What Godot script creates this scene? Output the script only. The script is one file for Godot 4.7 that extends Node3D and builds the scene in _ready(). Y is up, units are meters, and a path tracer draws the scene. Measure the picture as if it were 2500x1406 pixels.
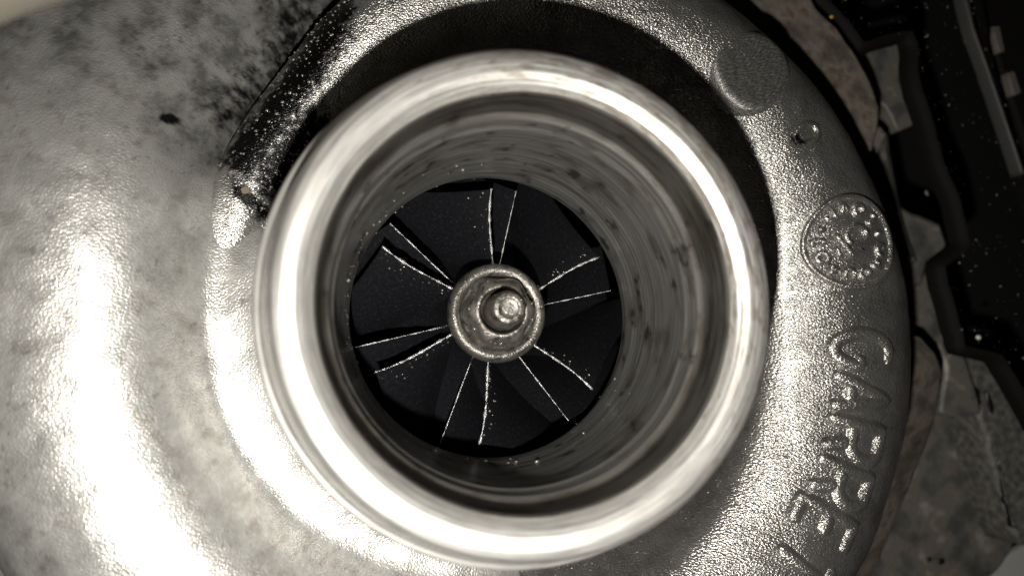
extends Node3D

# One millimetre of the machine is MM metres. The turbocharger's axis is the world's y axis,
# the mouth of its inlet lies at a height of 100 mm.
const MM := 0.001
const HOUSING_BASE := 45.0
const WHEEL_BASE := 52.0

var used := {}
var grain := FastNoiseLite.new()
var patches := FastNoiseLite.new()
var dents := FastNoiseLite.new()
var rng := RandomNumberGenerator.new()
var M := {}


func _ready():
	rng.seed = 11
	camera_and_light()
	make_noise()
	make_materials()
	build_setting()
	var housing := thing("compressor_housing", "oily grey cast aluminium compressor housing with a bright machined inlet ring", "turbo housing", Vector3(0, HOUSING_BASE, 0))
	build_scroll(housing)
	build_inlet(housing)
	build_marks(housing)
	build_wheel()
	build_surroundings()
	build_droplets()
	build_flash()


# ---------------------------------------------------------------- camera, light, exposure

func camera_and_light():
	var cam := Camera3D.new()
	cam.name = "Camera"
	add_child(cam)
	var ahead := Vector3(0.20247173, -0.97350497, -0.1062698)
	var down := Vector3(0.02163917, -0.10404334, 0.99433733)
	cam.look_at_from_position(Vector3(-19.426, 180.363, 7.841) * MM, Vector3(-19.426, 180.363, 7.841) * MM + ahead, -down)
	var att := CameraAttributesPhysical.new()
	att.frustum_focal_length = 32.43
	att.frustum_focus_distance = 0.116
	att.frustum_near = 0.01
	att.frustum_far = 5.0
	att.exposure_aperture = 20.0
	att.auto_exposure_enabled = false
	cam.attributes = att
	cam.current = true

	var env := Environment.new()
	env.background_mode = Environment.BG_COLOR
	env.background_color = Color(0.03, 0.03, 0.03)
	env.tonemap_mode = Environment.TONE_MAPPER_LINEAR
	env.tonemap_exposure = 1.0
	env.sdfgi_enabled = true
	env.ssao_enabled = true
	env.ssil_enabled = true
	var we := WorldEnvironment.new()
	we.name = "WorldEnvironment"
	we.environment = env
	add_child(we)

	var flash := AreaLight3D.new()
	flash.name = "FlashLight"
	flash.area_size = Vector2(3.0, 3.0) * MM
	flash.area_normalize_energy = true
	flash.light_energy = 0.025
	flash.light_color = Color(1.0, 0.98, 0.945)
	flash.shadow_enabled = true
	flash.area_range = 3.0
	add_child(flash)
	flash.look_at_from_position(FLASH_AT * MM, FLASH_AT * MM + ahead, -down)

const FLASH_AT := Vector3(-23.3, 177.3, 28.7)


# ---------------------------------------------------------------- helpers

func numbered(called: String) -> String:
	if not used.has(called):
		used[called] = 0
		return called
	used[called] += 1
	return "%s_%03d" % [called, used[called]]


func thing(called: String, label: String, category: String, base := Vector3.ZERO, group := "") -> Node3D:
	var o := Node3D.new()
	o.name = numbered(called)
	add_child(o, true)
	o.position = base * MM
	o.set_meta("label", label)
	o.set_meta("category", category)
	if group:
		o.set_meta("group", group)
	return o


func put(called: String, mesh: Mesh, mat: Material, parent: Node3D) -> MeshInstance3D:
	var o := MeshInstance3D.new()
	o.name = called
	o.mesh = mesh
	o.material_override = mat
	parent.add_child(o, true)
	return o


# A sheet of nu by nv points (in millimetres, from the world's origin), smooth shaded; base is taken off.
func sheet(P: PackedVector3Array, nu: int, nv: int, base: Vector3, closed: bool, flip: bool, C := PackedColorArray(), UV := PackedVector2Array()) -> ArrayMesh:
	var V := PackedVector3Array()
	var N := PackedVector3Array()
	V.resize(nu * nv)
	N.resize(nu * nv)
	var sg := -1.0 if flip else 1.0
	for i in nu:
		var ia := i - 1
		var ib := i + 1
		if closed:
			ia = nu - 2 if i == 0 else i - 1
			ib = 1 if i == nu - 1 else i + 1
		else:
			ia = maxi(ia, 0)
			ib = mini(ib, nu - 1)
		for j in nv:
			var k := i * nv + j
			var du: Vector3 = P[ib * nv + j] - P[ia * nv + j]
			var dv: Vector3 = P[i * nv + mini(j + 1, nv - 1)] - P[i * nv + maxi(j - 1, 0)]
			var n := du.cross(dv)
			if n.length_squared() < 1e-14:
				var i2 := mini(i + 1, nu - 1)
				n = dv.cross(Vector3.UP).cross(dv) if du.length_squared() < 1e-14 else Vector3.UP * sg
				if i2 < 0:
					n = Vector3.UP
				n = Vector3.UP * sg if n.length_squared() < 1e-14 else n
			N[k] = n.normalized() * sg
			V[k] = (P[k] - base) * MM
	var I := PackedInt32Array()
	I.resize((nu - 1) * (nv - 1) * 6)
	var at := 0
	for i in nu - 1:
		for j in nv - 1:
			var a := i * nv + j
			var b := a + nv
			var c := a + 1
			var d := b + 1
			if flip:
				I[at] = a; I[at + 1] = b; I[at + 2] = c; I[at + 3] = c; I[at + 4] = b; I[at + 5] = d
			else:
				I[at] = a; I[at + 1] = c; I[at + 2] = b; I[at + 3] = c; I[at + 4] = d; I[at + 5] = b
			at += 6
	var arr := []
	arr.resize(Mesh.ARRAY_MAX)
	arr[Mesh.ARRAY_VERTEX] = V
	arr[Mesh.ARRAY_NORMAL] = N
	arr[Mesh.ARRAY_INDEX] = I
	if C.size():
		arr[Mesh.ARRAY_COLOR] = C
	if UV.size():
		arr[Mesh.ARRAY_TEX_UV] = UV
	var m := ArrayMesh.new()
	m.add_surface_from_arrays(Mesh.PRIMITIVE_TRIANGLES, arr)
	return m


func smooth(a: float, b: float, x: float) -> float:
	return smoothstep(a, b, x)


# Corners of a profile (x = radius, y = height) cut off by small rounds.
func rounded(corners: Array, r: float, steps := 4) -> PackedVector2Array:
	var out := PackedVector2Array()
	for i in corners.size():
		var p: Vector2 = corners[i]
		if i == 0 or i == corners.size() - 1:
			out.append(p)
			continue
		var a: Vector2 = corners[i - 1]
		var b: Vector2 = corners[i + 1]
		var ra := minf(r, p.distance_to(a) * 0.45)
		var rb := minf(r, p.distance_to(b) * 0.45)
		var s: Vector2 = p + (a - p).normalized() * ra
		var e: Vector2 = p + (b - p).normalized() * rb
		for k in steps + 1:
			var t := float(k) / steps
			out.append(s.lerp(p, t).lerp(p.lerp(e, t), t))
	return out


func densified(prof: PackedVector2Array, step: float) -> PackedVector2Array:
	var out := PackedVector2Array()
	for i in prof.size() - 1:
		var n := maxi(1, int(prof[i].distance_to(prof[i + 1]) / step))
		for k in n:
			out.append(prof[i].lerp(prof[i + 1], float(k) / n))
	out.append(prof[prof.size() - 1])
	return out


# Turns a profile about the machine's axis; tint(angle, radius, height) gives the metal's own colour.
func lathe(prof: PackedVector2Array, n: int, base: Vector3, flip: bool, tint = null, wobble = null, u_repeat := 1.0) -> ArrayMesh:
	var P := PackedVector3Array()
	var C := PackedColorArray()
	var UV := PackedVector2Array()
	for i in n + 1:
		var a := TAU * (i % n) / n
		var run := 0.0
		for j in prof.size():
			var p := prof[j]
			if j:
				run += p.distance_to(prof[j - 1])
			var r := p.x
			if wobble != null:
				r += wobble.call(a, p.x, p.y)
			P.append(Vector3(cos(a) * r, p.y, sin(a) * r))
			UV.append(Vector2(u_repeat * i / n, run / 12.0))
			if tint != null:
				C.append(tint.call(a, p.x, p.y))
	return sheet(P, n + 1, prof.size(), base, true, flip, C, UV)


# A flat piece cut to an outline (pairs of x, z in millimetres): uneven edges, a rounded rim, a slightly dished top.
func slab(outline: Array, y: float, thick: float, bevel: float, base: Vector3, tilt := Vector2.ZERO, rough_edge := 0.25, step := 1.6) -> ArrayMesh:
	var raw := PackedVector2Array()
	for i in range(0, outline.size(), 2):
		raw.append(Vector2(outline[i], outline[i + 1]))
	if Geometry2D.is_polygon_clockwise(raw):
		raw.reverse()
	var pts := PackedVector2Array()
	for i in raw.size():
		var a := raw[i]
		var b := raw[(i + 1) % raw.size()]
		var before := raw[(i + raw.size() - 1) % raw.size()]
		var after := raw[(i + 2) % raw.size()]
		var n := maxi(1, int(a.distance_to(b) / step))
		for k in n:
			var t := float(k) / n
			var q := a.cubic_interpolate(b, before, after, t).lerp(a.lerp(b, t), 0.55)
			q += Vector2(dents.get_noise_2d(q.x * 9.0, q.y * 9.0 + y * 31.0), dents.get_noise_2d(q.x * 9.0 + 77.0, q.y * 9.0)) * rough_edge
			pts.append(q)
	var c := Vector2.ZERO
	for p in pts:
		c += p / pts.size()
	var rings := []
	var m := pts.size()
	var lv := [[0.0, -thick], [0.0, -bevel], [bevel * 0.3, -bevel * 0.3], [bevel, 0.0]]
	for l in lv:
		var ring := PackedVector3Array()
		for i in m:
			var d := (pts[(i + 1) % m] - pts[(i + m - 1) % m]).normalized()
			var inward := Vector2(-d.y, d.x)
			var q: Vector2 = pts[i] + inward * l[0]
			ring.append(Vector3(q.x, y + l[1] + (q.x - c.x) * tilt.x + (q.y - c.y) * tilt.y, q.y))
		rings.append(ring)
	var st := SurfaceTool.new()
	st.begin(Mesh.PRIMITIVE_TRIANGLES)
	for l in 3:
		st.set_smooth_group(0)
		for i in m:
			var i2 := (i + 1) % m
			for v in [rings[l][i], rings[l + 1][i], rings[l][i2], rings[l][i2], rings[l + 1][i], rings[l + 1][i2]]:
				st.add_vertex((v - base) * MM)
	st.set_smooth_group(1)
	var flat := PackedVector2Array()
	for v in rings[3]:
		flat.append(Vector2(v.x, v.z))
	var tri := Geometry2D.triangulate_polygon(flat)
	for i in range(0, tri.size(), 3):
		var a: Vector3 = rings[3][tri[i]]
		var b: Vector3 = rings[3][tri[i + 1]]
		var d: Vector3 = rings[3][tri[i + 2]]
		if (b - a).cross(d - a).y > 0.0:
			var s := b
			b = d
			d = s
		for v in [a, b, d]:
			st.add_vertex((v - base) * MM)
	st.generate_normals()
	return st.commit()


# ---------------------------------------------------------------- materials

func make_noise():
	grain.seed = 3
	grain.noise_type = FastNoiseLite.TYPE_SIMPLEX_SMOOTH
	grain.frequency = 0.9
	grain.fractal_octaves = 3
	patches.seed = 8
	patches.noise_type = FastNoiseLite.TYPE_SIMPLEX_SMOOTH
	patches.frequency = 0.12
	patches.fractal_octaves = 5
	dents.seed = 21
	dents.noise_type = FastNoiseLite.TYPE_SIMPLEX_SMOOTH
	dents.frequency = 0.06
	dents.fractal_octaves = 2


func noise_tex(seed_: int, freq: float, octaves: int, size := 1024, ramp: Array = [], kind := FastNoiseLite.TYPE_SIMPLEX_SMOOTH, stretch := Vector2i.ZERO) -> NoiseTexture2D:
	var n := FastNoiseLite.new()
	n.seed = seed_
	n.noise_type = kind
	n.frequency = freq
	n.fractal_octaves = octaves
	n.fractal_type = FastNoiseLite.FRACTAL_FBM
	var t := NoiseTexture2D.new()
	t.width = stretch.x if stretch.x else size
	t.height = stretch.y if stretch.y else size
	t.seamless = true
	t.seamless_blend_skirt = 0.15
	t.generate_mipmaps = false
	t.noise = n
	if ramp.size():
		var g := Gradient.new()
		var offs := PackedFloat32Array()
		var cols := PackedColorArray()
		for e in ramp:
			offs.append(e[0])
			cols.append((e[1] as Color).linear_to_srgb())
		g.offsets = offs
		g.colors = cols
		t.color_ramp = g
	return t


func metal(albedo: Color, metallic: float, rough: float, spec := 0.5) -> StandardMaterial3D:
	var m := StandardMaterial3D.new()
	m.albedo_color = albedo.linear_to_srgb()
	m.metallic = metallic
	m.roughness = rough
	m.metallic_specular = spec
	return m


# Relief of height mm, one tile of the texture being tile mm wide, laid on in the world's own axes.
func relief(m: StandardMaterial3D, t: Texture2D, height: float, tile: float):
	m.heightmap_enabled = true
	m.heightmap_texture = t
	m.heightmap_scale = height * 0.1
	m.uv1_triplanar = true
	m.uv1_world_triplanar = true
	m.uv1_triplanar_sharpness = 4.0
	m.uv1_scale = Vector3.ONE * (1000.0 / tile)


func make_materials():
	var cast_bumps := noise_tex(5, 0.032, 3)
	var fine_bumps := noise_tex(15, 0.05, 4)
	var rough_map := noise_tex(7, 0.012, 5, 1024, [[0.0, Color(0.25, 0.25, 0.25)], [1.0, Color(0.75, 0.75, 0.75)]])

	var c := metal(Color.WHITE, 0.85, 0.28)
	c.vertex_color_use_as_albedo = true
	relief(c, cast_bumps, 0.125, 15.0)
	c.uv1_scale = Vector3(52, 70, 90)
	M.casting = c
	var dry := metal(Color.WHITE, 0.62, 0.37)
	dry.vertex_color_use_as_albedo = true
	relief(dry, cast_bumps, 0.065, 15.0)
	M.dry_casting = dry

	var mk := metal(Color(0.25, 0.243, 0.228), 0.6, 0.34)
	relief(mk, cast_bumps, 0.05, 15.0)
	M.marks = mk

	var pad := metal(Color.WHITE, 0.7, 0.36)
	pad.albedo_texture = noise_tex(61, 0.05, 4, 1024, [[0.0, Color(0.05, 0.048, 0.042)], [0.42, Color(0.14, 0.137, 0.128)], [0.58, Color(0.26, 0.255, 0.24)], [1.0, Color(0.7, 0.69, 0.67)]])
	relief(pad, fine_bumps, 0.10, 22.0)
	pad.uv1_world_triplanar = false
	pad.uv1_scale = Vector3(16, 60, 150)
	M.pad = pad

	var r := metal(Color.WHITE, 0.8, 0.38)
	r.vertex_color_use_as_albedo = true
	M.machined = r

	var bore := metal(Color.WHITE, 0.8, 0.37)
	bore.vertex_color_use_as_albedo = true
	M.bore = bore

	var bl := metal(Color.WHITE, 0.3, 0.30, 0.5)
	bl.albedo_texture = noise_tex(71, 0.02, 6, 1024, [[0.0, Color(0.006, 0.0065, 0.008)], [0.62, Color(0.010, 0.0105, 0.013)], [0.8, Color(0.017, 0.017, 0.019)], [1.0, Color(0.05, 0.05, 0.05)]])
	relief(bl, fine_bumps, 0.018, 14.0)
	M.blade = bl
	var le := metal(Color(0.34, 0.34, 0.35), 0.9, 0.30)
	relief(le, fine_bumps, 0.05, 7.0)
	M.leading = le
	var nut := metal(Color.WHITE, 0.85, 0.33)
	nut.vertex_color_use_as_albedo = true
	nut.roughness = 0.42
	relief(nut, fine_bumps, 0.05, 16.0)
	M.nut = nut
	var hub := metal(Color(0.7, 0.7, 0.7), 0.8, 0.38)
	hub.vertex_color_use_as_albedo = true
	relief(hub, fine_bumps, 0.05, 16.0)
	M.hub = hub

	var rust := metal(Color.WHITE, 0.2, 0.62)
	rust.albedo_texture = noise_tex(31, 0.008, 7, 1024, [[0.0, Color(0.06, 0.052, 0.043)], [0.38, Color(0.115, 0.10, 0.082)], [0.52, Color(0.155, 0.135, 0.11)], [0.66, Color(0.17, 0.15, 0.124)], [0.85, Color(0.11, 0.075, 0.058)], [1.0, Color(0.08, 0.055, 0.045)]])
	relief(rust, cast_bumps, 0.12, 60.0)
	M.rust = rust
	var plate := metal(Color.WHITE, 0.25, 0.55)
	plate.albedo_texture = noise_tex(41, 0.006, 7, 1024, [[0.0, Color(0.055, 0.054, 0.05)], [0.36, Color(0.105, 0.102, 0.095)], [0.52, Color(0.15, 0.145, 0.133)], [0.7, Color(0.155, 0.136, 0.112)], [1.0, Color(0.32, 0.32, 0.31)]])
	relief(plate, cast_bumps, 0.08, 60.0)
	M.plate = plate
	var rocky := metal(Color.WHITE, 0.2, 0.6)
	rocky.albedo_texture = noise_tex(43, 0.01, 6, 1024, [[0.0, Color(0.05, 0.05, 0.05)], [0.5, Color(0.12, 0.115, 0.105)], [1.0, Color(0.22, 0.21, 0.19)]])
	relief(rocky, cast_bumps, 0.16, 26.0)
	M.rocky = rocky
	var black := metal(Color(0.007, 0.0065, 0.006), 0.0, 0.7, 0.22)
	relief(black, fine_bumps, 0.05, 18.0)
	M.black = black
	var black_edge := metal(Color(0.05, 0.05, 0.048), 0.0, 0.35)
	relief(black_edge, fine_bumps, 0.05, 8.0)
	M.black_edge = black_edge
	M.slot = metal(Color(0.12, 0.105, 0.09), 0.1, 0.6)
	M.floor = metal(Color(0.012, 0.012, 0.012), 0.0, 0.7, 0.3)
	M.pale = metal(Color(0.42, 0.42, 0.40), 0.0, 0.6)
	M.cream = metal(Color(0.13, 0.12, 0.095), 0.0, 0.6)
	var oil := metal(Color(0.20, 0.195, 0.18), 0.3, 0.17, 0.8)
	M.oil = oil
	M.dust = metal(Color(0.7, 0.68, 0.62), 0.0, 0.6)
	M.gold = metal(Color(0.75, 0.5, 0.08), 0.3, 0.5)
	M.flake = metal(Color(0.15, 0.125, 0.09), 0.0, 0.7)
	M.spot_black = metal(Color(0.006, 0.006, 0.006), 0.0, 0.3, 0.5)  # flat black of the drawn-on pits, crack and spots


# ---------------------------------------------------------------- the scroll of the housing

# angle (degrees clockwise from the right, seen from the inlet), the tube's half width outward and inward, its half height, the crest's radius and height,
# foot radius, floor height, how square the tube is, where its inner flank begins
const SPIRAL := [
	[-172.0, 5.0, 5.0, 5.0, 39.5, 63.0, 35.0, 61.0, 2.0, 45.0], [-150.0, 5.5, 5.5, 5.0, 40.0, 64.0, 35.0, 61.5, 2.0, 45.0], [-130.0, 7.0, 7.0, 6.5, 42.0, 65.0, 35.5, 61.5, 2.0, 45.0],
	[-110.0, 8.5, 10.0, 9.0, 47.5, 67.5, 36.5, 60.5, 2.1, 47.0], [-85.0, 9.8, 13.0, 11.0, 52.5, 68.7, 37.5, 59.0, 2.2, 50.0], [-62.0, 11.6, 15.0, 12.5, 57.3, 69.4, 38.5, 58.0, 2.3, 50.0],
	[-45.0, 11.4, 16.0, 13.0, 59.5, 69.6, 41.5, 55.0, 2.4, 50.0], [-25.0, 12.9, 17.0, 13.6, 60.7, 69.8, 43.5, 53.0, 2.4, 50.0], [0.0, 15.0, 17.5, 14.0, 61.0, 70.0, 44.5, 51.0, 2.4, 50.0],
	[35.0, 14.3, 17.5, 14.4, 61.0, 70.6, 43.8, 51.5, 2.4, 50.0], [65.0, 14.6, 17.0, 15.0, 59.5, 71.6, 41.0, 56.0, 2.2, 47.0], [90.0, 15.0, 16.5, 15.5, 57.5, 73.0, 38.0, 61.0, 2.0, 45.0],
	[120.0, 16.0, 16.0, 15.6, 55.5, 74.5, 37.8, 63.0, 2.0, 43.0], [150.0, 17.0, 15.5, 15.5, 55.0, 76.0, 38.6, 64.0, 2.0, 42.0], [180.0, 20.0, 15.0, 15.5, 55.0, 77.0, 39.4, 64.5, 2.0, 42.0],
	[195.0, 23.0, 15.0, 15.8, 56.2, 76.6, 40.8, 63.6, 2.0, 43.0], [205.0, 26.0, 15.0, 16.0, 58.2, 74.6, 42.5, 61.0, 2.0, 46.0], [213.0, 29.0, 15.0, 16.5, 60.5, 71.8, 45.5, 57.0, 2.0, 50.0],
	[230.0, 30.0, 17.0, 17.5, 65.0, 65.5, 48.0, 50.0, 2.0, 54.0], [245.0, 30.0, 18.0, 18.5, 73.0, 60.0, 55.0, 44.0, 2.0, 54.0], [265.0, 20.0, 20.0, 20.0, 84.0, 55.0, 64.0, 38.0, 2.0, 50.0], [285.0, 22.0, 22.0, 22.0, 98.0, 52.0, 76.0, 34.0, 2.0, 50.0],
]


func spiral(q: float) -> Array:
	var i := 0
	while i < SPIRAL.size() - 2 and q > SPIRAL[i + 1][0]:
		i += 1
	var a: Array = SPIRAL[maxi(i - 1, 0)]
	var b: Array = SPIRAL[i]
	var c: Array = SPIRAL[i + 1]
	var d: Array = SPIRAL[mini(i + 2, SPIRAL.size() - 1)]
	var t := clampf((q - b[0]) / (c[0] - b[0]), 0.0, 1.0)
	var out := [q]
	for k in range(1, 10):
		var mb: float = (c[k] - a[k]) / maxf(c[0] - a[0], 1.0) * (c[0] - b[0])
		var mc: float = (d[k] - b[k]) / maxf(d[0] - b[0], 1.0) * (c[0] - b[0])
		var t2 := t * t
		var t3 := t2 * t
		out.append((2 * t3 - 3 * t2 + 1) * b[k] + (t3 - 2 * t2 + t) * mb + (-2 * t3 + 3 * t2) * c[k] + (t3 - t2) * mc)
	return out


# The section of the scroll at an angle: neck, floor, flank, tube.
func section(q: float) -> PackedVector2Array:
	var s := spiral(q)
	var b: float = s[3]
	var rc: float = s[4]
	var yc: float = s[5] - b
	var rb: float = s[6]
	var yf: float = s[7]
	var power: float = 2.0 / float(s[8])
	var power_in: float = 2.0 / flank_power(s[8])
	var lift := smooth(197.0, 212.0, q)     # past here the outlet no longer joins the neck
	var drop := -7.0 * lift
	var ctl := [
		Vector2(lerpf(28.4, rb - 7.0, lift), lerpf(yf + 14.0, yf - 8.0, lift)),
		Vector2(lerpf(28.6, rb - 5.5, lift), lerpf(yf + 5.0, yf - 6.5, lift)),
		Vector2(lerpf(30.4, rb - 3.5, lift), yf + 1.4 + drop * 0.8),
		Vector2(lerpf(minf(33.0, rb - 1.0), rb - 2.0, lift), yf + 0.2 + drop * 0.4),
		Vector2(rb, yf + 0.1),
	]
	for ang in [-float(s[9]), -float(s[9]) * 0.66, -float(s[9]) * 0.33, 0.0, 16.0, 32.0, 46.0, 60.0, 75.0, 90.0, 115.0, 150.0]:
		var w := deg_to_rad(ang)
		var pw := power if ang > 0.0 else power_in
		var sx := signf(sin(w)) * pow(absf(sin(w)), pw)
		var sy := signf(cos(w)) * pow(absf(cos(w)), pw)
		ctl.append(Vector2(rc + (float(s[1]) if sx > 0.0 else float(s[2])) * sx, yc + b * sy))
	var out := PackedVector2Array()
	var n := ctl.size()
	for i in n - 1:
		var p0: Vector2 = ctl[maxi(i - 1, 0)]
		var p1: Vector2 = ctl[i]
		var p2: Vector2 = ctl[i + 1]
		var p3: Vector2 = ctl[mini(i + 2, n - 1)]
		var m := 6 if i < 3 or i > 13 else (26 if i == 4 else 16)
		for k in m:
			out.append(p1.cubic_interpolate_in_time(p2, p0, p3, float(k) / m, maxf(p1.distance_to(p2), 0.01), -maxf(p0.distance_to(p1), 0.01), maxf(p1.distance_to(p2), 0.01) + maxf(p2.distance_to(p3), 0.01)))
	out.append(ctl[n - 1])
	return out


# A point on top of the tube at an angle and a radius; raised by h along the normal.
func on_tube(q: float, r: float, h := 0.0) -> Vector3:
	var s := spiral(q)
	var y := tube_height(s, r)
	var n := Vector2(tube_height(s, r - 0.05) - tube_height(s, r + 0.05), 0.1).normalized()
	var a := deg_to_rad(q)
	return Vector3(cos(a) * (r + n.x * h), y + n.y * h, sin(a) * (r + n.x * h))


func flank_power(n: float) -> float:
	return 2.0 - 0.6 * (n - 2.0)


func tube_height(s: Array, r: float) -> float:
	var x: float = (r - float(s[4])) / (float(s[1]) if r > float(s[4]) else float(s[2]))
	var n: float = float(s[8]) if x > 0.0 else flank_power(s[8])
	return float(s[5]) - float(s[3]) + float(s[3]) * pow(maxf(1.0 - pow(absf(x), n), 0.001), 1.0 / n)


# Dirt that lies on the casting, and one pit drawn in black: [x1, z1, x2, z2, half width, strength] in millimetres.
const OIL_AND_PIT := [
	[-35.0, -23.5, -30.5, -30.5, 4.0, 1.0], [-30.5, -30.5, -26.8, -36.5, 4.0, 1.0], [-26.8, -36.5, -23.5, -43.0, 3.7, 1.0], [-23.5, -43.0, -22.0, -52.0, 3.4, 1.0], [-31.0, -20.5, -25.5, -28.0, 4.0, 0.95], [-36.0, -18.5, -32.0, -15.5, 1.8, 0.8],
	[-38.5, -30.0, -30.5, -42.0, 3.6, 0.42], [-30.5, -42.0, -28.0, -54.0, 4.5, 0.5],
	[-44.7, -26.2, -43.9, -26.5, 0.75, 1.3], [50.4, -29.5, 51.2, -29.0, 0.9, 0.9],  # first entry: a small pit, its shade painted as a black spot
]


func dirt_and_pit(x: float, z: float) -> float:
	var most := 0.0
	for o in OIL_AND_PIT:
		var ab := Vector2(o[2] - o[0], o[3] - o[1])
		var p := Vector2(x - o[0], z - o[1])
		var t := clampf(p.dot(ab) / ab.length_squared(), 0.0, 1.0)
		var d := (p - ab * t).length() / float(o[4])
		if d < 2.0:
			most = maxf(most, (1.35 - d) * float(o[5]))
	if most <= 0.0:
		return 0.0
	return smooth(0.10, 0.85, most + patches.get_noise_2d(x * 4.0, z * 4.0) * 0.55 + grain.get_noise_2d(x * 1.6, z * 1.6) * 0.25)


func casting_colour(p: Vector3, q: float) -> Color:
	var wet := smooth(-125.0, -95.0, q) * (1.0 - smooth(62.0, 112.0, q + patches.get_noise_2d(p.x, p.z) * 40.0))
	var col := Color(0.54, 0.535, 0.515).lerp(Color(0.36, 0.352, 0.335), wet)
	var n := patches.get_noise_3d(p.x * 1.6, p.y * 1.6, p.z * 1.6)
	var g := grain.get_noise_3d(p.x * 1.3, p.y * 1.3, p.z * 1.3)
	col = col * (1.0 + 0.34 * n + 0.22 * g)
	col = col.lerp(Color(0.22, 0.17, 0.13), clampf((patches.get_noise_2d(p.x * 2.2 + 300.0, p.z * 2.2) - 0.2) * 1.2, 0.0, 0.35) * (1.0 - 0.6 * wet))
	col = col.lerp(Color(0.10, 0.095, 0.09), clampf((grain.get_noise_3d(p.x * 0.8 + 40.0, p.y * 0.8, p.z * 0.8) - 0.40) * 5.0, 0.0, 0.55) * clampf(0.45 + 1.6 * patches.get_noise_2d(p.x * 0.8, p.z * 0.8 + 500.0), 0.0, 1.0))
	var grubby := smooth(196.0, 212.0, q)
	col *= 1.0 - grubby * clampf(0.34 + 0.8 * n + 0.35 * g, 0.0, 0.7)
	col = col.lerp(Color(0.012, 0.012, 0.013), dirt_and_pit(p.x, p.z))
	col.a = 1.0
	return col


func build_scroll(housing: Node3D):
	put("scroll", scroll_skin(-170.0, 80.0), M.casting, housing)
	put("scroll_outlet", scroll_skin(80.0, 280.0), M.dry_casting, housing)


func scroll_skin(from: float, to: float) -> ArrayMesh:
	var P := PackedVector3Array()
	var C := PackedColorArray()
	var nv := 0
	var nu := int((to - from) / 0.4) + 1
	for i in nu:
		var q := from + 0.4 * i
		var sec := section(q)
		nv = sec.size()
		var a := deg_to_rad(q)
		var ca := cos(a)
		var sa := sin(a)
		for p in sec:
			var v := Vector3(ca * p.x, p.y, sa * p.x)
			var h := dents.get_noise_3dv(v * 1.3) * 0.25 + patches.get_noise_3dv(v * 2.2) * 0.07
			v.y += h * smooth(29.0, 33.0, p.x)
			v += Vector3(ca, 0, sa) * h * 0.6 * smooth(29.0, 33.0, p.x)
			P.append(v)
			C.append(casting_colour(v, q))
	return sheet(P, nu, nv, Vector3(0, HOUSING_BASE, 0), false, true, C)


func build_inlet(housing: Node3D):
	var base := Vector3(0, HOUSING_BASE, 0)
	# the outer wall of the neck and its machined mouth
	var outside := rounded([Vector2(28.7, 62.0), Vector2(29.0, 91.3), Vector2(29.9, 92.3), Vector2(29.9, 93.2), Vector2(28.95, 93.4), Vector2(27.9, 98.9), Vector2(27.3, 99.75), Vector2(26.6, 100.0), Vector2(25.7, 99.98), Vector2(24.9, 99.82), Vector2(24.2, 99.48), Vector2(23.65, 99.0), Vector2(23.25, 98.4)], 0.32)
	var stain := func(a: float, r: float, y: float) -> Color:
		var n := patches.get_noise_3d(cos(a) * 60.0, r * 14.0 + y * 5.0, sin(a) * 60.0)
		var lines := grain.get_noise_2d((r + y) * 3.0, a * 2.0)
		var col := Color(0.61, 0.60, 0.575) * (1.0 + 0.25 * n + 0.42 * lines)
		var worn := n + 0.6 * cos(a + 0.75) - 0.42
		col = col.lerp(Color(0.24, 0.19, 0.145), clampf(worn * 2.2, 0.0, 0.7))
		col.a = 1.0
		return col
	put("inlet_collar", lathe(turned(outside, 0.20, 0.028, 5), 540, base, true, stain), M.machined, housing)
	# the bore, from the chamfer down to the contour round the wheel
	var inside := rounded([Vector2(23.25, 98.4), Vector2(22.95, 97.9), Vector2(22.6, 93.6), Vector2(21.9, 92.9), Vector2(21.6, 90.6), Vector2(21.35, 90.3), Vector2(21.2, 85.0), Vector2(20.5, 80.0), Vector2(19.8, 75.5), Vector2(19.6, 73.5), Vector2(20.2, 70.5), Vector2(21.8, 67.0), Vector2(27.0, 61.5)], 0.5)
	var soot := func(a: float, r: float, y: float) -> Color:
		var n := patches.get_noise_3d(cos(a) * 9.0, y * 13.0, sin(a) * 9.0)
		var big := patches.get_noise_3d(cos(a) * 22.0, y * 2.2 + 90.0, sin(a) * 22.0)
		var run := patches.get_noise_3d(cos(a) * 60.0 + 20.0, y * 1.6, sin(a) * 60.0)
		var lines := grain.get_noise_2d(y * 3.4, 0.0)
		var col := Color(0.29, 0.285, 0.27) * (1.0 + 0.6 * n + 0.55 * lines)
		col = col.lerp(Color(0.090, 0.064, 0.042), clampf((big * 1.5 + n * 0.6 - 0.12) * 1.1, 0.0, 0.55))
		# the band that the hose end covered is stained all the way round
		col = col.lerp(Color(0.085, 0.078, 0.066), (smooth(92.9, 93.3, y) - smooth(97.9, 98.3, y)) * clampf(0.8 + 0.6 * n + 0.5 * big, 0.3, 1.0))
		# black oil in ragged runs
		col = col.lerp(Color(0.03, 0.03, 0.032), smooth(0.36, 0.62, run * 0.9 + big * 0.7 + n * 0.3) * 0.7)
		col.a = 1.0
		return col
	put("inlet_bore", lathe(turned(inside, 0.16, 0.020, 9), 540, base, true, soot), M.bore, housing)


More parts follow.
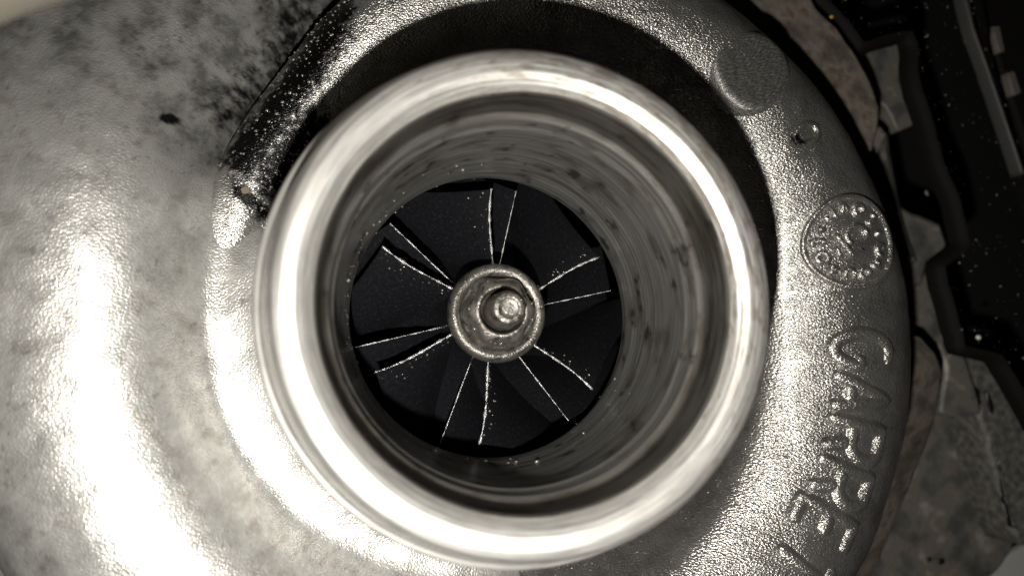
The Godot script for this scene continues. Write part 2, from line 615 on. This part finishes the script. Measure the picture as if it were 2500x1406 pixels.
# A profile with the fine grooves that a lathe tool leaves.
func turned(prof: PackedVector2Array, step: float, depth: float, seed_: int) -> PackedVector2Array:
	var r := RandomNumberGenerator.new()
	r.seed = seed_
	var out := densified(prof, step)
	for i in range(1, out.size() - 1):
		var d := (out[i + 1] - out[i - 1]).normalized()
		out[i] += Vector2(-d.y, d.x) * depth * r.randf_range(-1.0, 1.0) * (2.2 if r.randf() < 0.06 else 1.0)
	return out


# ---------------------------------------------------------------- raised marks on the casting

# A rib with a rounded back along a line of points (u along the scroll, v outward, in millimetres) round a place on the tube.
func rib(line: Array, at_q: float, at_out: float, width: float, height: float, lift := 0.0) -> ArrayMesh:
	var fine: Array[Vector2] = []
	for i in line.size() - 1:
		var a: Vector2 = line[i]
		var b: Vector2 = line[i + 1]
		var n := maxi(2, int(a.distance_to(b) / 0.3))
		for k in n:
			fine.append(a.lerp(b, float(k) / n))
	fine.append(line[line.size() - 1])
	var m := fine.size()
	var P := PackedVector3Array()
	var C := PackedColorArray()
	var across := [-1.35, -1.05, -0.8, -0.55, -0.2, 0.2, 0.55, 0.8, 1.05, 1.35]
	var ups := [-0.22, 0.1, 0.5, 0.85, 1.0, 1.0, 0.85, 0.5, 0.1, -0.22]
	for i in m:
		var d := (fine[mini(i + 1, m - 1)] - fine[maxi(i - 1, 0)]).normalized()
		var side := Vector2(-d.y, d.x)
		var end := minf(float(mini(i, m - 1 - i)) * 0.3 / (width * 0.6), 1.0)
		var closed: bool = fine[0].distance_to(fine[m - 1]) < 0.05
		var f := 1.0 if closed else sqrt(maxf(1.0 - pow(1.0 - end, 2.0), 0.0))
		for k in across.size():
			var w := width * 0.5 * (0.25 + 0.75 * f)
			var p: Vector2 = fine[i] + side * across[k] * w
			p += Vector2(dents.get_noise_2d(p.x * 16.0 + at_q, p.y * 16.0), dents.get_noise_2d(p.x * 16.0, p.y * 16.0 + at_q)) * 0.08
			P.append(uv_on_tube(p, at_q, at_out, height * (ups[k] if ups[k] < 0.0 else ups[k] * f) + lift))
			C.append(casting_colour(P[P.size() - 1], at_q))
	return sheet(P, m, across.size(), Vector3(0, HOUSING_BASE, 0), false, false, C)


func uv_on_tube(p: Vector2, at_q: float, at_r: float, h: float) -> Vector3:
	return on_tube(at_q + rad_to_deg(p.x / at_r), at_r + p.y, h)


func arc(c: Vector2, rx: float, ry: float, from: float, to: float) -> Array:
	var out := []
	var n := maxi(6, int(absf(to - from) / 15.0))
	for i in n + 1:
		var a := deg_to_rad(lerpf(from, to, float(i) / n))
		out.append(c + Vector2(cos(a) * rx, sin(a) * ry))
	return out


func strokes(ch: String) -> Array:
	# letters in a box from (-2.7, -4) to (2.7, 4)
	match ch:
		"G":
			return [arc(Vector2.ZERO, 2.7, 4.0, 50, 320) + [Vector2(2.6, -0.4), Vector2(0.6, -0.4)]]
		"A":
			return [[Vector2(-2.8, -4), Vector2(0, 4), Vector2(2.8, -4)], [Vector2(-1.7, -1.4), Vector2(1.7, -1.4)]]
		"R":
			return [[Vector2(-2.4, -4), Vector2(-2.4, 4), Vector2(0.6, 4)] + arc(Vector2(0.6, 1.9), 2.0, 2.1, 80, -90) + [Vector2(-2.2, -0.2)], [Vector2(0.4, -0.2), Vector2(2.6, -4)]]
		"E":
			return [[Vector2(2.2, 4), Vector2(-2.3, 4), Vector2(-2.3, -4), Vector2(2.4, -4)], [Vector2(-2.2, 0.2), Vector2(1.6, 0.2)]]
		"T":
			return [[Vector2(-2.8, 4), Vector2(2.8, 4)], [Vector2(0, 3.8), Vector2(0, -4)]]
	return []


func joined(meshes: Array) -> Mesh:
	var st := SurfaceTool.new()
	st.begin(Mesh.PRIMITIVE_TRIANGLES)
	for m in meshes:
		st.append_from(m, 0, Transform3D())
	return st.commit()


func build_marks(housing: Node3D):
	var word := "GARRETT"
	for i in word.length():
		var made := []
		for s in strokes(word[i]):
			var big := []
			for p in s:
				big.append(p * Vector2(1.0, 1.2))
			made.append(rib(big, 4.3 + 6.65 * i, 61.0, 2.1, 0.62))
		put("raised_letter", joined(made), M.casting, housing)

	# the round boss with its worn lettering
	var eq := -12.2
	var eo := 60.8
	var P := PackedVector3Array()
	var C := PackedColorArray()
	var rim := [[0.002, 0.44], [0.25, 0.44], [0.5, 0.44], [0.75, 0.44], [0.86, 0.44], [0.885, 0.62], [0.91, 0.98], [0.955, 1.0], [0.98, 0.75], [0.995, 0.1], [1.02, -0.2], [1.05, -0.35], [1.09, -0.45]]
	for i in 73:
		var a := TAU * (i % 72) / 72.0
		for e in rim:
			var p := Vector2(cos(a), sin(a)) * 7.9 * float(e[0])
			P.append(uv_on_tube(p, eq, eo, float(e[1]) + p.y * 0.02))
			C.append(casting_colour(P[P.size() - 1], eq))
	var boss := put("round_boss", sheet(P, 73, rim.size(), Vector3(0, HOUSING_BASE, 0), true, false, C), M.casting, housing)
	var glyphs := [
		arc(Vector2(-0.9, 1.0), 1.5, 1.8, 60, 330), [Vector2(-1.9, -2.4), Vector2(2.0, -0.6), Vector2(1.6, 1.8)], [Vector2(0.2, -2.9), Vector2(2.2, -2.2)],
	]
	for k in 13:
		var a := TAU * k / 13.0 + 0.2
		var c := Vector2(cos(a), sin(a)) * 5.35
		var t := Vector2(-sin(a), cos(a))
		var o := Vector2(cos(a), sin(a))
		match k % 5:
			0:
				glyphs.append(arc(c, 0.75, 0.8, 0, 360))
			1:
				glyphs.append([c - t * 0.7 - o * 0.8, c + o * 0.8, c + t * 0.7 - o * 0.8])
			2:
				glyphs.append(arc(c, 0.75, 0.75, 40 + k * 30, 310 + k * 30))
			3:
				glyphs.append([c - o * 0.85, c + o * 0.85])
			4:
				glyphs.append([c + t * 0.6 + o * 0.8, c - t * 0.5 + o * 0.8, c - t * 0.5 - o * 0.8, c + t * 0.6 - o * 0.8])
	for g in glyphs:
		put("worn_letter", rib(g, eq, eo, 1.2, 0.72, 0.38), M.casting, boss)

	put("casting_mark", joined([rib(arc(Vector2.ZERO, 1.5, 2.2, 0, 360), -30.1, 60.8, 1.1, 0.35)]), M.casting, housing)
	put("casting_mark", rib([Vector2(-2.6, 0), Vector2(2.6, 0.2)], -59.8, 51.8, 0.9, 0.5), M.casting, housing)
	put("casting_mark", rib([Vector2(-0.5, 0), Vector2(0.5, 0.4)], -62.6, 54.4, 1.3, 0.5), M.casting, housing)
	put("casting_mark", rib([Vector2(-0.5, 0), Vector2(0.6, 0.1)], -60.1, 54.2, 1.2, 0.5), M.casting, housing)

	# the spot ground flat with a file
	var prof := rounded([Vector2(8.4, -4.0), Vector2(6.9, -0.55), Vector2(5.9, 0.0), Vector2(0.001, 0.06)], 0.6)
	var pad := put("ground_pad", lathe(prof, 64, Vector3.ZERO, true), M.pad, housing)
	pad.position = Vector3(43.7, 69.7 - HOUSING_BASE, -40.7) * MM
	pad.rotation = Vector3(-0.03, 0.5, -0.05)


# ---------------------------------------------------------------- the wheel in the bore

func hub_radius(y: float) -> float:
	var t := clampf((75.5 - y) / 22.0, 0.0, 1.0)
	return 6.3 + 18.0 * pow(t, 2.4)


func shroud_radius(y: float) -> float:
	if y > 73.5:
		return 18.4
	var t := (73.5 - y) / 14.0
	return 18.4 + 1.9 * t + 6.5 * t * t


# One blade as a closed skin: from the edge down with a twist that eases off. y0 is the height of its leading edge.
func blade(q0: float, y0: float, r_tip: float, bow: float, edge_only: bool, thick := 0.23) -> ArrayMesh:
	var P := PackedVector3Array()
	var nv := 34
	var rows := []
	var depth := 18.0
	if edge_only:
		for k in 9:
			rows.append([PI * (k / 8.0 - 0.5), 0.0])
	else:
		for k in 25:
			rows.append([-1.0, depth * (1.0 - k / 24.0)])
		for k in 25:
			rows.append([1.0, depth * k / 24.0])
	for row in rows:
		for j in nv:
			var v := minf(float(j) / (nv - 2), 1.0)
			var s: float = row[1]
			var y := y0 - s
			var lip := 0.0
			var half := thick if j < nv - 1 else 0.0
			var shift: float
			if edge_only:
				half = thick * (0.75 + 1.1 * grain.get_noise_2d(v * 9.0, q0)) if j > 0 and j < nv - 1 else 0.0
				shift = sin(row[0]) * half
				y += 0.10 + cos(row[0]) * half * 0.9
			else:
				shift = row[0] * half * (0.25 + 0.75 * minf(s / 1.5, 1.0))
			var rh := hub_radius(y) - 0.3
			var rt := minf(shroud_radius(y), r_tip + maxf(0.0, shroud_radius(y) - shroud_radius(y0)))
			var r := lerpf(rh, rt, v) + lip
			var turn := -(3.5 * s - 0.06 * s * s) - bow * sin(v * PI * 0.9)
			var a := deg_to_rad(q0 + turn) + shift / r
			y -= (1.0 - v) * 0.0 + v * 0.5
			P.append(Vector3(cos(a) * r, y, sin(a) * r))
	return sheet(P, rows.size(), nv, Vector3(0, WHEEL_BASE, 0), false, false)


func build_wheel():
	var base := Vector3(0, WHEEL_BASE, 0)
	var wheel := thing("impeller", "dark oily bladed wheel round a steel nut, deep inside the inlet bore", "turbo wheel", base)
	var cone := PackedVector2Array()
	for k in 30:
		var y := 53.0 + (75.6 - 53.0) * k / 29.0
		cone.append(Vector2(hub_radius(y), y))
	put("hub", lathe(cone, 96, base, true), M.blade, wheel)
	var grimy := func(a: float, r: float, y: float) -> Color:
		var n := patches.get_noise_3d(cos(a) * r * 7.0, y * 9.0, sin(a) * r * 7.0)
		var col := Color(0.25, 0.238, 0.218) * (1.0 + 0.7 * n)
		col = col.lerp(Color(0.03, 0.026, 0.022), clampf((n * 1.2 + grain.get_noise_2d(y * 3.0 + r * 2.0, a) * 0.8 - 0.1) * 2.0, 0.0, 0.85))
		col.a = 1.0
		return col
	var nose := rounded([Vector2(6.3, 75.3), Vector2(6.75, 76.0), Vector2(6.75, 77.2), Vector2(6.0, 77.9), Vector2(5.2, 77.6), Vector2(4.8, 77.0), Vector2(0.01, 77.0)], 0.5)
	put("hub_nose", lathe(densified(nose, 0.2), 120, base, true, grimy), M.hub, wheel)
	var nutp := rounded([Vector2(4.9, 77.05), Vector2(4.75, 78.3), Vector2(4.2, 80.2), Vector2(3.3, 81.0), Vector2(2.9, 80.7), Vector2(2.75, 79.0), Vector2(2.3, 78.6)], 0.6)
	var twelve := func(a: float, r: float, _y: float) -> float:
		return 0.28 * cos(a * 6.0) * smooth(3.4, 4.6, r)
	put("shaft_nut", lathe(densified(nutp, 0.2), 120, base, true, grimy, twelve), M.nut, wheel)
	var stub := rounded([Vector2(2.35, 78.4), Vector2(2.3, 84.6), Vector2(1.85, 85.3), Vector2(1.3, 85.35), Vector2(1.1, 85.05), Vector2(0.01, 85.05)], 0.3)
	put("shaft_end", lathe(turned(stub, 0.2, 0.03, 4), 72, base, true, grimy), M.nut, wheel)
	for q in [-28.0, -90.0, -148.6, -205.8, -263.6, -323.5]:
		var b := put("blade", blade(q, 74.0, 17.9, 2.2, false), M.blade, wheel)
		put("leading_edge", blade(q, 74.0, 17.9, 2.2, true), M.leading, b)
	for q in [-12.6, -77.0, -137.0, -193.6, -249.7, -309.0]:
		var b := put("splitter_blade", blade(q, 69.5, 19.4, 0.0, false, 0.13), M.blade, wheel)
		put("leading_edge", blade(q, 69.5, 19.4, 0.0, true, 0.13), M.leading, b)


# ---------------------------------------------------------------- what stands round the housing

func tag(o: Node3D, label: String, category: String, group := ""):
	o.set_meta("label", label)
	o.set_meta("category", category)
	if group:
		o.set_meta("group", group)


func build_setting():
	var m := PlaneMesh.new()
	m.size = Vector2(1.2, 1.2)
	var o := put("engine_bay_floor", m, M.floor, self)
	o.position = Vector3(0, -30, 0) * MM
	o.set_meta("kind", "structure")


# One top-level slab standing where its outline says.
func piece(called: String, outline: Array, y: float, thick: float, bevel: float, mat: Material, label: String, category: String, tilt := Vector2.ZERO, edge := 0.25) -> Node3D:
	var c := Vector2.ZERO
	for i in range(0, outline.size(), 2):
		c += Vector2(outline[i], outline[i + 1]) / (outline.size() / 2.0)
	var base := Vector3(c.x, y - thick, c.y)
	var o := put(numbered(called), slab(outline, y, thick, bevel, base, tilt, edge), mat, self)
	o.position = base * MM
	tag(o, label, category)
	return o


func build_surroundings():
	piece("turbine_flange", [45.4, -74.1, 68.4, -69.8, 71.8, -65.0, 75.8, -61.5, 80.2, -55.8, 83.0, -50.4, 84.7, -45.4, 83.7, -39.4, 81.3, -34.6, 75.7, -31.4, 68.8, -38.5, 62.0, -47.1, 53.6, -55.6, 45.1, -60.7], 46, 9, 0.7, M.rust,
		"rust mottled grey flange curving behind the upper right edge of the housing", "flange", Vector2(0, 0.02))
	piece("exhaust_flange", [86.5, -0.8, 90.6, 0.2, 93.4, 1.0, 96.5, 4.1, 97.8, 7.8, 97.1, 12.2, 95.1, 18.7, 92.1, 24.6, 88.7, 30.9, 84.1, 38.9, 78.7, 47.8, 69.5, 48.8, 75.1, 40.8, 82.1, 27.2, 85.6, 13.8], 44, 9, 0.9, M.rust,
		"brown rusty curved flange along the lower right edge of the housing", "flange", Vector2(-0.02, 0))
	piece("bracket_plate", [96.5, -66.7, 102.7, -69.1, 110.3, -70.5, 110.6, -60.8, 112.3, -51.7, 106.5, -48.7, 103.6, -54.1, 96.7, -59.7], 24, 5, 0.5, M.plate,
		"small pale grey triangular bracket plate between the upper flange and the black cover", "bracket", Vector2(0.05, 0.0))
	piece("coolant_pipe", [90.4, -39.8, 93.8, -46.5, 96.6, -44.8, 97.3, -39.3, 98.6, -30.2, 100.2, -22.9, 102.4, -15.8, 98.5, -14.2, 96.5, -19.2, 94.2, -26.3, 88.2, -35.1], 34, 8, 2.2, M.plate,
		"smooth grey curved bar running down beside the housing to a dark slit", "bar", Vector2(0.0, 0.0), 0.1)
	piece("lug", [96.9, -29.6, 102.5, -27.6, 109.4, -25.2, 111.1, -20.3, 110.4, -18.3, 105.6, -15.6, 104.3, -11.1, 100.7, -9.7, 98.5, -15.4], 32, 8, 1.2, M.plate,
		"brownish grey lug jutting from under the black cover beside the round boss", "lug", Vector2(0.02, 0.02))
	piece("engine_bracket", [100.7, -14.3, 107.3, -15.1, 111.4, -12.2, 112.9, -5.7, 116.2, 0.8, 118.6, 7.3, 120.9, 17.4, 110.2, 17.3, 112.0, 7.3, 110.2, 2.7, 104.1, -1.8, 100.5, -1.8], 28, 7, 0.9, M.plate,
		"grey cast bracket arm between the lower rusty flange and the black cover", "bracket", Vector2(-0.01, 0.0))
	piece("heat_shield", [121.9, 5.2, 128.1, 7.2, 130.1, 17.2, 133.7, 27.2, 136.9, 38.6, 140.2, 49.0, 130.8, 58.1, 93.3, 58.0, 107.2, 41.0, 117.3, 22.0], 14, 3, 0.6, M.plate,
		"wide stained grey sheet metal shield filling the lower right behind the rusty flange", "heat shield", Vector2(0.04, 0.0), 0.15)
	piece("rough_casting", [117.7, 4.3, 128.1, 5.4, 130.0, 12.0, 134.9, 17.7, 136.8, 35.4, 132.4, 47.5, 128.4, 43.3, 125.0, 30.5, 121.9, 17.5], 26, 10, 1.0, M.rocky,
		"rough dark cast strip below the black cover on the right edge", "casting", Vector2(0.03, 0.0), 0.5)
	piece("pale_sheet", [137.3, 62.0, 155.4, 52.2, 170.0, 60.7, 159.1, 68.3], 4, 2, 0.3, M.pale,
		"light grey panel showing in the bottom right corner", "panel", Vector2.ZERO, 0.05)
	piece("rusty_bracket", [-71.7, 28.6, -68.4, 30.5, -67.3, 33.4, -65.7, 38.1, -66.1, 41.5, -71.9, 41.1], 52, 6, 0.5, M.rust,
		"rusty brown bracket edge in the bottom left corner", "bracket")

	var strip := get_node("rough_casting")
	for g in [[123.7, 12.4, 125.0, 12.9, 125.8, 16.6, 125.3, 17.7, 124.2, 15.2], [119.5, 11.0, 122.0, 11.9, 122.4, 15.2, 120.4, 15.8, 119.5, 13.8], [126.1, 27.7, 126.8, 29.1, 128.5, 38.7, 129.7, 43.5, 128.4, 42.8, 126.6, 35.0]]:
		put("dark_spot", slab(g, 26.35, 1.2, 0.25, strip.position / MM, Vector2(0.03, 0.0), 0.25, 0.8), M.spot_black, strip)  # a dark patch, plus the shade of a pit and a crack painted black
	var shield := get_node("heat_shield")
	for g in [[118.7, 52.3, 120.1, 52.0, 120.6, 53.2, 119.3, 53.7], [115.8, 51.8, 116.9, 51.7, 117.1, 52.6, 116.0, 52.8]]:
		put("dark_spot", slab(g, 14.4, 1.0, 0.2, shield.position / MM, Vector2(0.04, 0.0), 0.2, 0.6), M.spot_black, shield)  # small dark spots, drawn as thin black slabs

	# the black cover, with the pale slots in its far side
	var cover := thing("engine_cover", "black dusty plastic engine cover filling the right edge, with a worn ridge", "engine cover", Vector3(75, 28, -20))
	var cb := Vector3(75, 28, -20)
	put("cover_panel", slab([72.4, -75.1, 115.5, -79.8, 119.8, -60.2, 123.8, -43.8, 127.7, -26.5, 125.7, 21.1, 120.1, 14.6, 114.7, 6.0, 105.8, 4.1, 104.2, -1.2, 102.0, -9.7, 101.4, -14.9, 107.7, -19.3, 106.2, -27.4, 102.8, -35.7, 100.4, -45.0, 97.6, -54.7, 97.5, -63.7, 86.0, -59.9, 81.5, -65.1], 40, 4, 1.8, cb, Vector2(0.0, 0.0), 0.3), M.black, cover)
	put("cover_ridge", slab([109.3, -75.7, 110.5, -75.8, 112.1, -66.7, 114.8, -58.6, 117.3, -51.0, 119.6, -43.5, 122.4, -34.6, 121.5, -34.2, 118.8, -43.2, 116.4, -50.7, 113.9, -58.4, 111.2, -66.4], 42.4, 3, 0.3, cb, Vector2.ZERO, 0.1), M.black_edge, cover)
	put("outer_panel", slab([121.6, -83.5, 150.7, -86.7, 144.9, -24.6, 136.1, -26.2, 131.1, -46.0, 125.8, -63.2], 34, 6, 0.8, cb), M.black, cover)
	for s in [[122.3, -70.2, 124.3, -70.6, 125.3, -64.6, 123.7, -64.1], [125.6, -59.6, 127.4, -60.2, 129.0, -55.1, 126.9, -54.3]]:
		put("slot_tab", slab(s, 36.5, 2, 0.3, cb, Vector2.ZERO, 0.05), M.slot, cover)

	var e: Array = [-43.0, -20.1, -46.4, -18.2]
	var along := Vector3(e[2] - e[0], 0, e[3] - e[1]).normalized()
	var off := along.cross(Vector3.DOWN)
	if off.dot(Vector3(e[0], 0, e[1])) < 0.0:
		off = -off
	var mid := Vector3((e[0] + e[2]) / 2.0, 118, (e[1] + e[3]) / 2.0) + off * 12.0
	var way := Curve3D.new()
	for k in 9:
		var t := (k - 4) / 4.0
		way.add_point(mid + along * 95.0 * t + off * 40.0 * t * t * t * t + Vector3(0, -100.0 * pow(absf(t), 3.0), 0))
	var foot := Vector3(mid.x, 18.0, mid.z)
	var pipe := put(numbered("cream_hose"), tube(way, 11.0, foot), M.cream, self)
	pipe.position = foot * MM
	tag(pipe, "out of focus cream hose crossing the top left corner, close to the lens", "hose")


# A round hose along a curve, in millimetres.
func tube(way: Curve3D, radius: float, base: Vector3) -> ArrayMesh:
	var P := PackedVector3Array()
	var n := 60
	for i in n + 1:
		var at := way.get_baked_length() * i / n
		var p := way.sample_baked(at, true)
		var d := (way.sample_baked(minf(at + 0.5, way.get_baked_length()), true) - way.sample_baked(maxf(at - 0.5, 0.0), true)).normalized()
		var side := d.cross(Vector3.UP).normalized()
		var up := side.cross(d)
		for k in 25:
			var a := TAU * (k % 24) / 24.0
			P.append(p + (side * cos(a) + up * sin(a)) * radius)
	return sheet(P, n + 1, 25, base, false, false)


func ball(called: String, p: Vector3, r: Vector3, mat: Material, label: String, category: String, group := ""):
	var m := SphereMesh.new()
	m.radius = 0.5
	m.height = 1.0
	m.radial_segments = 10
	m.rings = 6
	var o := put(numbered(called), m, mat, self)
	o.position = p * MM
	o.scale = r * 2.0 * MM
	o.rotation.y = p.x
	tag(o, label, category, group)


func scatter(called: String, places: Array, radii: Array, mat: Material, label: String, category: String, flat := 0.7):
	var m := SphereMesh.new()
	m.radius = 1.0
	m.height = 2.0
	m.radial_segments = 10
	m.rings = 6
	var mm := MultiMesh.new()
	mm.transform_format = MultiMesh.TRANSFORM_3D
	mm.mesh = m
	mm.instance_count = places.size()
	for i in places.size():
		var up: Vector3 = places[i][1]
		var side := up.cross(Vector3(0.3, 0.2, 0.93)).normalized()
		var r: float = radii[i] * MM
		mm.set_instance_transform(i, Transform3D(Basis(side * r * rng.randf_range(0.8, 1.25), up * r * flat, side.cross(up) * r), places[i][0] * MM))
	var o := MultiMeshInstance3D.new()
	o.name = numbered(called)
	o.multimesh = mm
	o.material_override = mat
	add_child(o, true)
	o.set_meta("kind", "stuff")
	o.set_meta("label", label)
	o.set_meta("category", category)


# A place on the scroll's skin: angle and radius -> [point, normal].
func on_scroll(q: float, r: float) -> Array:
	var sec := section(q)
	for j in range(1, sec.size()):
		if sec[j].x >= r and sec[j - 1].x < r:
			var t := (r - sec[j - 1].x) / (sec[j].x - sec[j - 1].x)
			var d := (sec[j] - sec[j - 1]).normalized()
			var a := deg_to_rad(q)
			return [Vector3(cos(a) * r, lerpf(sec[j - 1].y, sec[j].y, t), sin(a) * r), Vector3(-d.y * cos(a), d.x, -d.y * sin(a))]
	return []


func build_droplets():
	var spots := []
	var sizes := []
	while spots.size() < 650:
		var q := rng.randf_range(-165.0, -98.0)
		var r := rng.randf_range(34.0, 53.0)
		var at := Vector2(cos(deg_to_rad(q)) * r, sin(deg_to_rad(q)) * r)
		if dirt_and_pit(at.x, at.y) < 0.25:
			continue
		var p := on_scroll(q, r)
		if p.size():
			spots.append(p)
			sizes.append(0.07 + 0.20 * pow(rng.randf(), 3.0))
	scatter("oil_droplets", spots, sizes, M.oil, "glinting droplets on the oily black patch left of the inlet ring", "oil droplets")
	spots = []
	sizes = []
	while spots.size() < 700:
		var q := rng.randf_range(0.0, 72.0)
		var r := clampf(rng.randfn(43.5, 2.2), 39.0, 49.0)
		var p := on_scroll(q, r)
		if p.size():
			spots.append(p)
			sizes.append(0.06 + 0.12 * pow(rng.randf(), 3.0))
	scatter("oil_droplets", spots, sizes, M.oil, "fine glinting droplets in the dark hollow below right of the inlet ring", "oil droplets")
	spots = []
	sizes = []
	for i in 110:
		var a := deg_to_rad(rng.randfn(190.0, 42.0) if i < 75 else rng.randf_range(20.0, 130.0))
		var y := clampf(rng.randfn(76.0, 2.6), 72.5, 90.0)
		var r := 19.65 + maxf(y - 73.5, 0.0) * 0.105
		if y > 80.0:
			r = 20.5 + (y - 80.0) * 0.14
		spots.append([Vector3(cos(a) * r, y, sin(a) * r), Vector3(-cos(a), 0.0, -sin(a))])
		sizes.append(0.07 + 0.26 * pow(rng.randf(), 3.0))
	scatter("oil_droplets", spots, sizes, M.oil, "droplets round the dark lower edge of the inlet bore", "oil droplets")
	spots = []
	sizes = []
	for q0 in [-28.0, -90.0, -148.6, -205.8, -263.6, -323.5]:
		for k in 18:
			var s := absf(rng.randfn(0.0, 1.6)) + 0.05
			var r := 7.0 + 10.5 * pow(rng.randf(), 1.3)
			var a := deg_to_rad(q0 - (3.5 * s - 0.06 * s * s) - 2.2 * sin((r - 6.5) / 11.5 * PI * 0.9)) - 0.17 / r
			spots.append([Vector3(cos(a) * r, 74.05 - s - 0.5 * (r - 6.5) / 11.5, sin(a) * r), Vector3(sin(a), 0.8, -cos(a)).normalized()])
			sizes.append(0.05 + 0.13 * pow(rng.randf(), 3.0))
	scatter("oil_droplets", spots, sizes, M.oil, "tiny glinting droplets along the edges of the wheel blades", "oil droplets", 0.9)
	spots = []
	sizes = []
	for i in 46:
		var a := rng.randf() * TAU
		var ring: Array = [[1.75, 85.42], [3.3, 81.02], [4.3, 80.1], [6.1, 77.85]][rng.randi() % 4]
		spots.append([Vector3(cos(a) * ring[0], ring[1], sin(a) * ring[0]), Vector3(cos(a) * 0.3, 1.0, sin(a) * 0.3).normalized()])
		sizes.append(rng.randf_range(0.07, 0.16))
	scatter("oil_droplets", spots, sizes, M.oil, "round droplets on the nut and shaft end of the wheel", "oil droplets", 0.8)
	spots = []
	sizes = []
	var outline := PackedVector2Array()
	var raw := [77.0, -72.0, 115.2, -75.9, 119.8, -60.2, 123.8, -43.8, 125.6, -26.4, 124.1, 15.9, 120.4, 11.2, 114.9, 3.5, 107.0, 1.4, 105.7, -1.2, 103.8, -9.8, 103.1, -14.1, 109.4, -18.7, 108.1, -27.5, 104.6, -35.8, 102.7, -45.1, 99.8, -54.9, 99.4, -64.8, 86.3, -62.0]
	for i in range(0, raw.size(), 2):
		outline.append(Vector2(raw[i], raw[i + 1]))
	while spots.size() < 240:
		var p := Vector2(rng.randf_range(45.0, 125.0), rng.randf_range(-75.0, 45.0))
		var edge := 1e6
		for i in outline.size():
			edge = minf(edge, p.distance_to(Geometry2D.get_closest_point_to_segment(p, outline[i], outline[(i + 1) % outline.size()])))
		if Geometry2D.is_point_in_polygon(p, outline) and rng.randf() < 0.25 + 0.75 * exp(-edge / 2.0):
			spots.append([Vector3(p.x, 40.03, p.y), Vector3.UP])
			sizes.append(0.035 + 0.09 * pow(rng.randf(), 4.0))
	scatter("dust_grains", spots, sizes, M.dust, "pale dust grains sprinkled over the black engine cover", "dust")
	ball("gold_fleck", Vector3([78.7, -66.5][0], 40.2, [78.7, -66.5][1]), Vector3(0.45, 0.25, 0.35), M.gold, "tiny yellow fleck on the black cover near the top edge", "fleck")
	ball("grit_speck", Vector3([109.8, 0.8][0], 40.3, [109.8, 0.8][1]), Vector3(0.6, 0.4, 0.5), M.dust, "bright white speck of grit low on the black cover", "fleck")
	ball("grit_speck", Vector3([99.4, -29.6][0], 40.2, [99.4, -29.6][1]), Vector3(0.7, 0.3, 0.4), M.slot, "dull pinkish speck of grit on the cover beside the grey lug", "fleck")
	var f := on_scroll(-152.6, 39.4)
	piece("dry_flake", [-35.5, -18.4, -34.7, -18.9, -34.1, -18.5, -34.3, -17.9, -35.2, -17.7], f[0].y + 0.35, 0.4, 0.1, M.flake, "small tan flake stuck beside the inlet ring at the end of the oily patch", "flake", Vector2.ZERO, 0.1)


# The lamp that lights the picture: a phone's flash, beside the lens and outside the frame.
func build_flash():
	var ahead := Vector3(0.20247173, -0.97350497, -0.1062698)
	var lamp := thing("flash_lamp", "small round white flash lamp held beside the lens, above the inlet", "flash lamp", FLASH_AT)
	lamp.look_at_from_position((FLASH_AT - ahead * 0.4) * MM, FLASH_AT * MM, Vector3(0, 0, -1))
	var glow := StandardMaterial3D.new()
	glow.albedo_color = Color(1, 1, 1)
	glow.emission_enabled = true
	glow.emission = Color(1.0, 0.985, 0.955)
	glow.emission_energy_multiplier = 6.0
	var disc := CylinderMesh.new()
	disc.top_radius = 1.7 * MM
	disc.bottom_radius = 1.7 * MM
	disc.height = 0.3 * MM
	put("lamp_lens", disc, glow, lamp).rotation.x = PI / 2
	var ring := CylinderMesh.new()
	ring.top_radius = 2.4 * MM
	ring.bottom_radius = 2.4 * MM
	ring.height = 1.0 * MM
	var o := put("lamp_bezel", ring, M.black, lamp)
	o.rotation.x = PI / 2
	o.position.z = 0.8 * MM
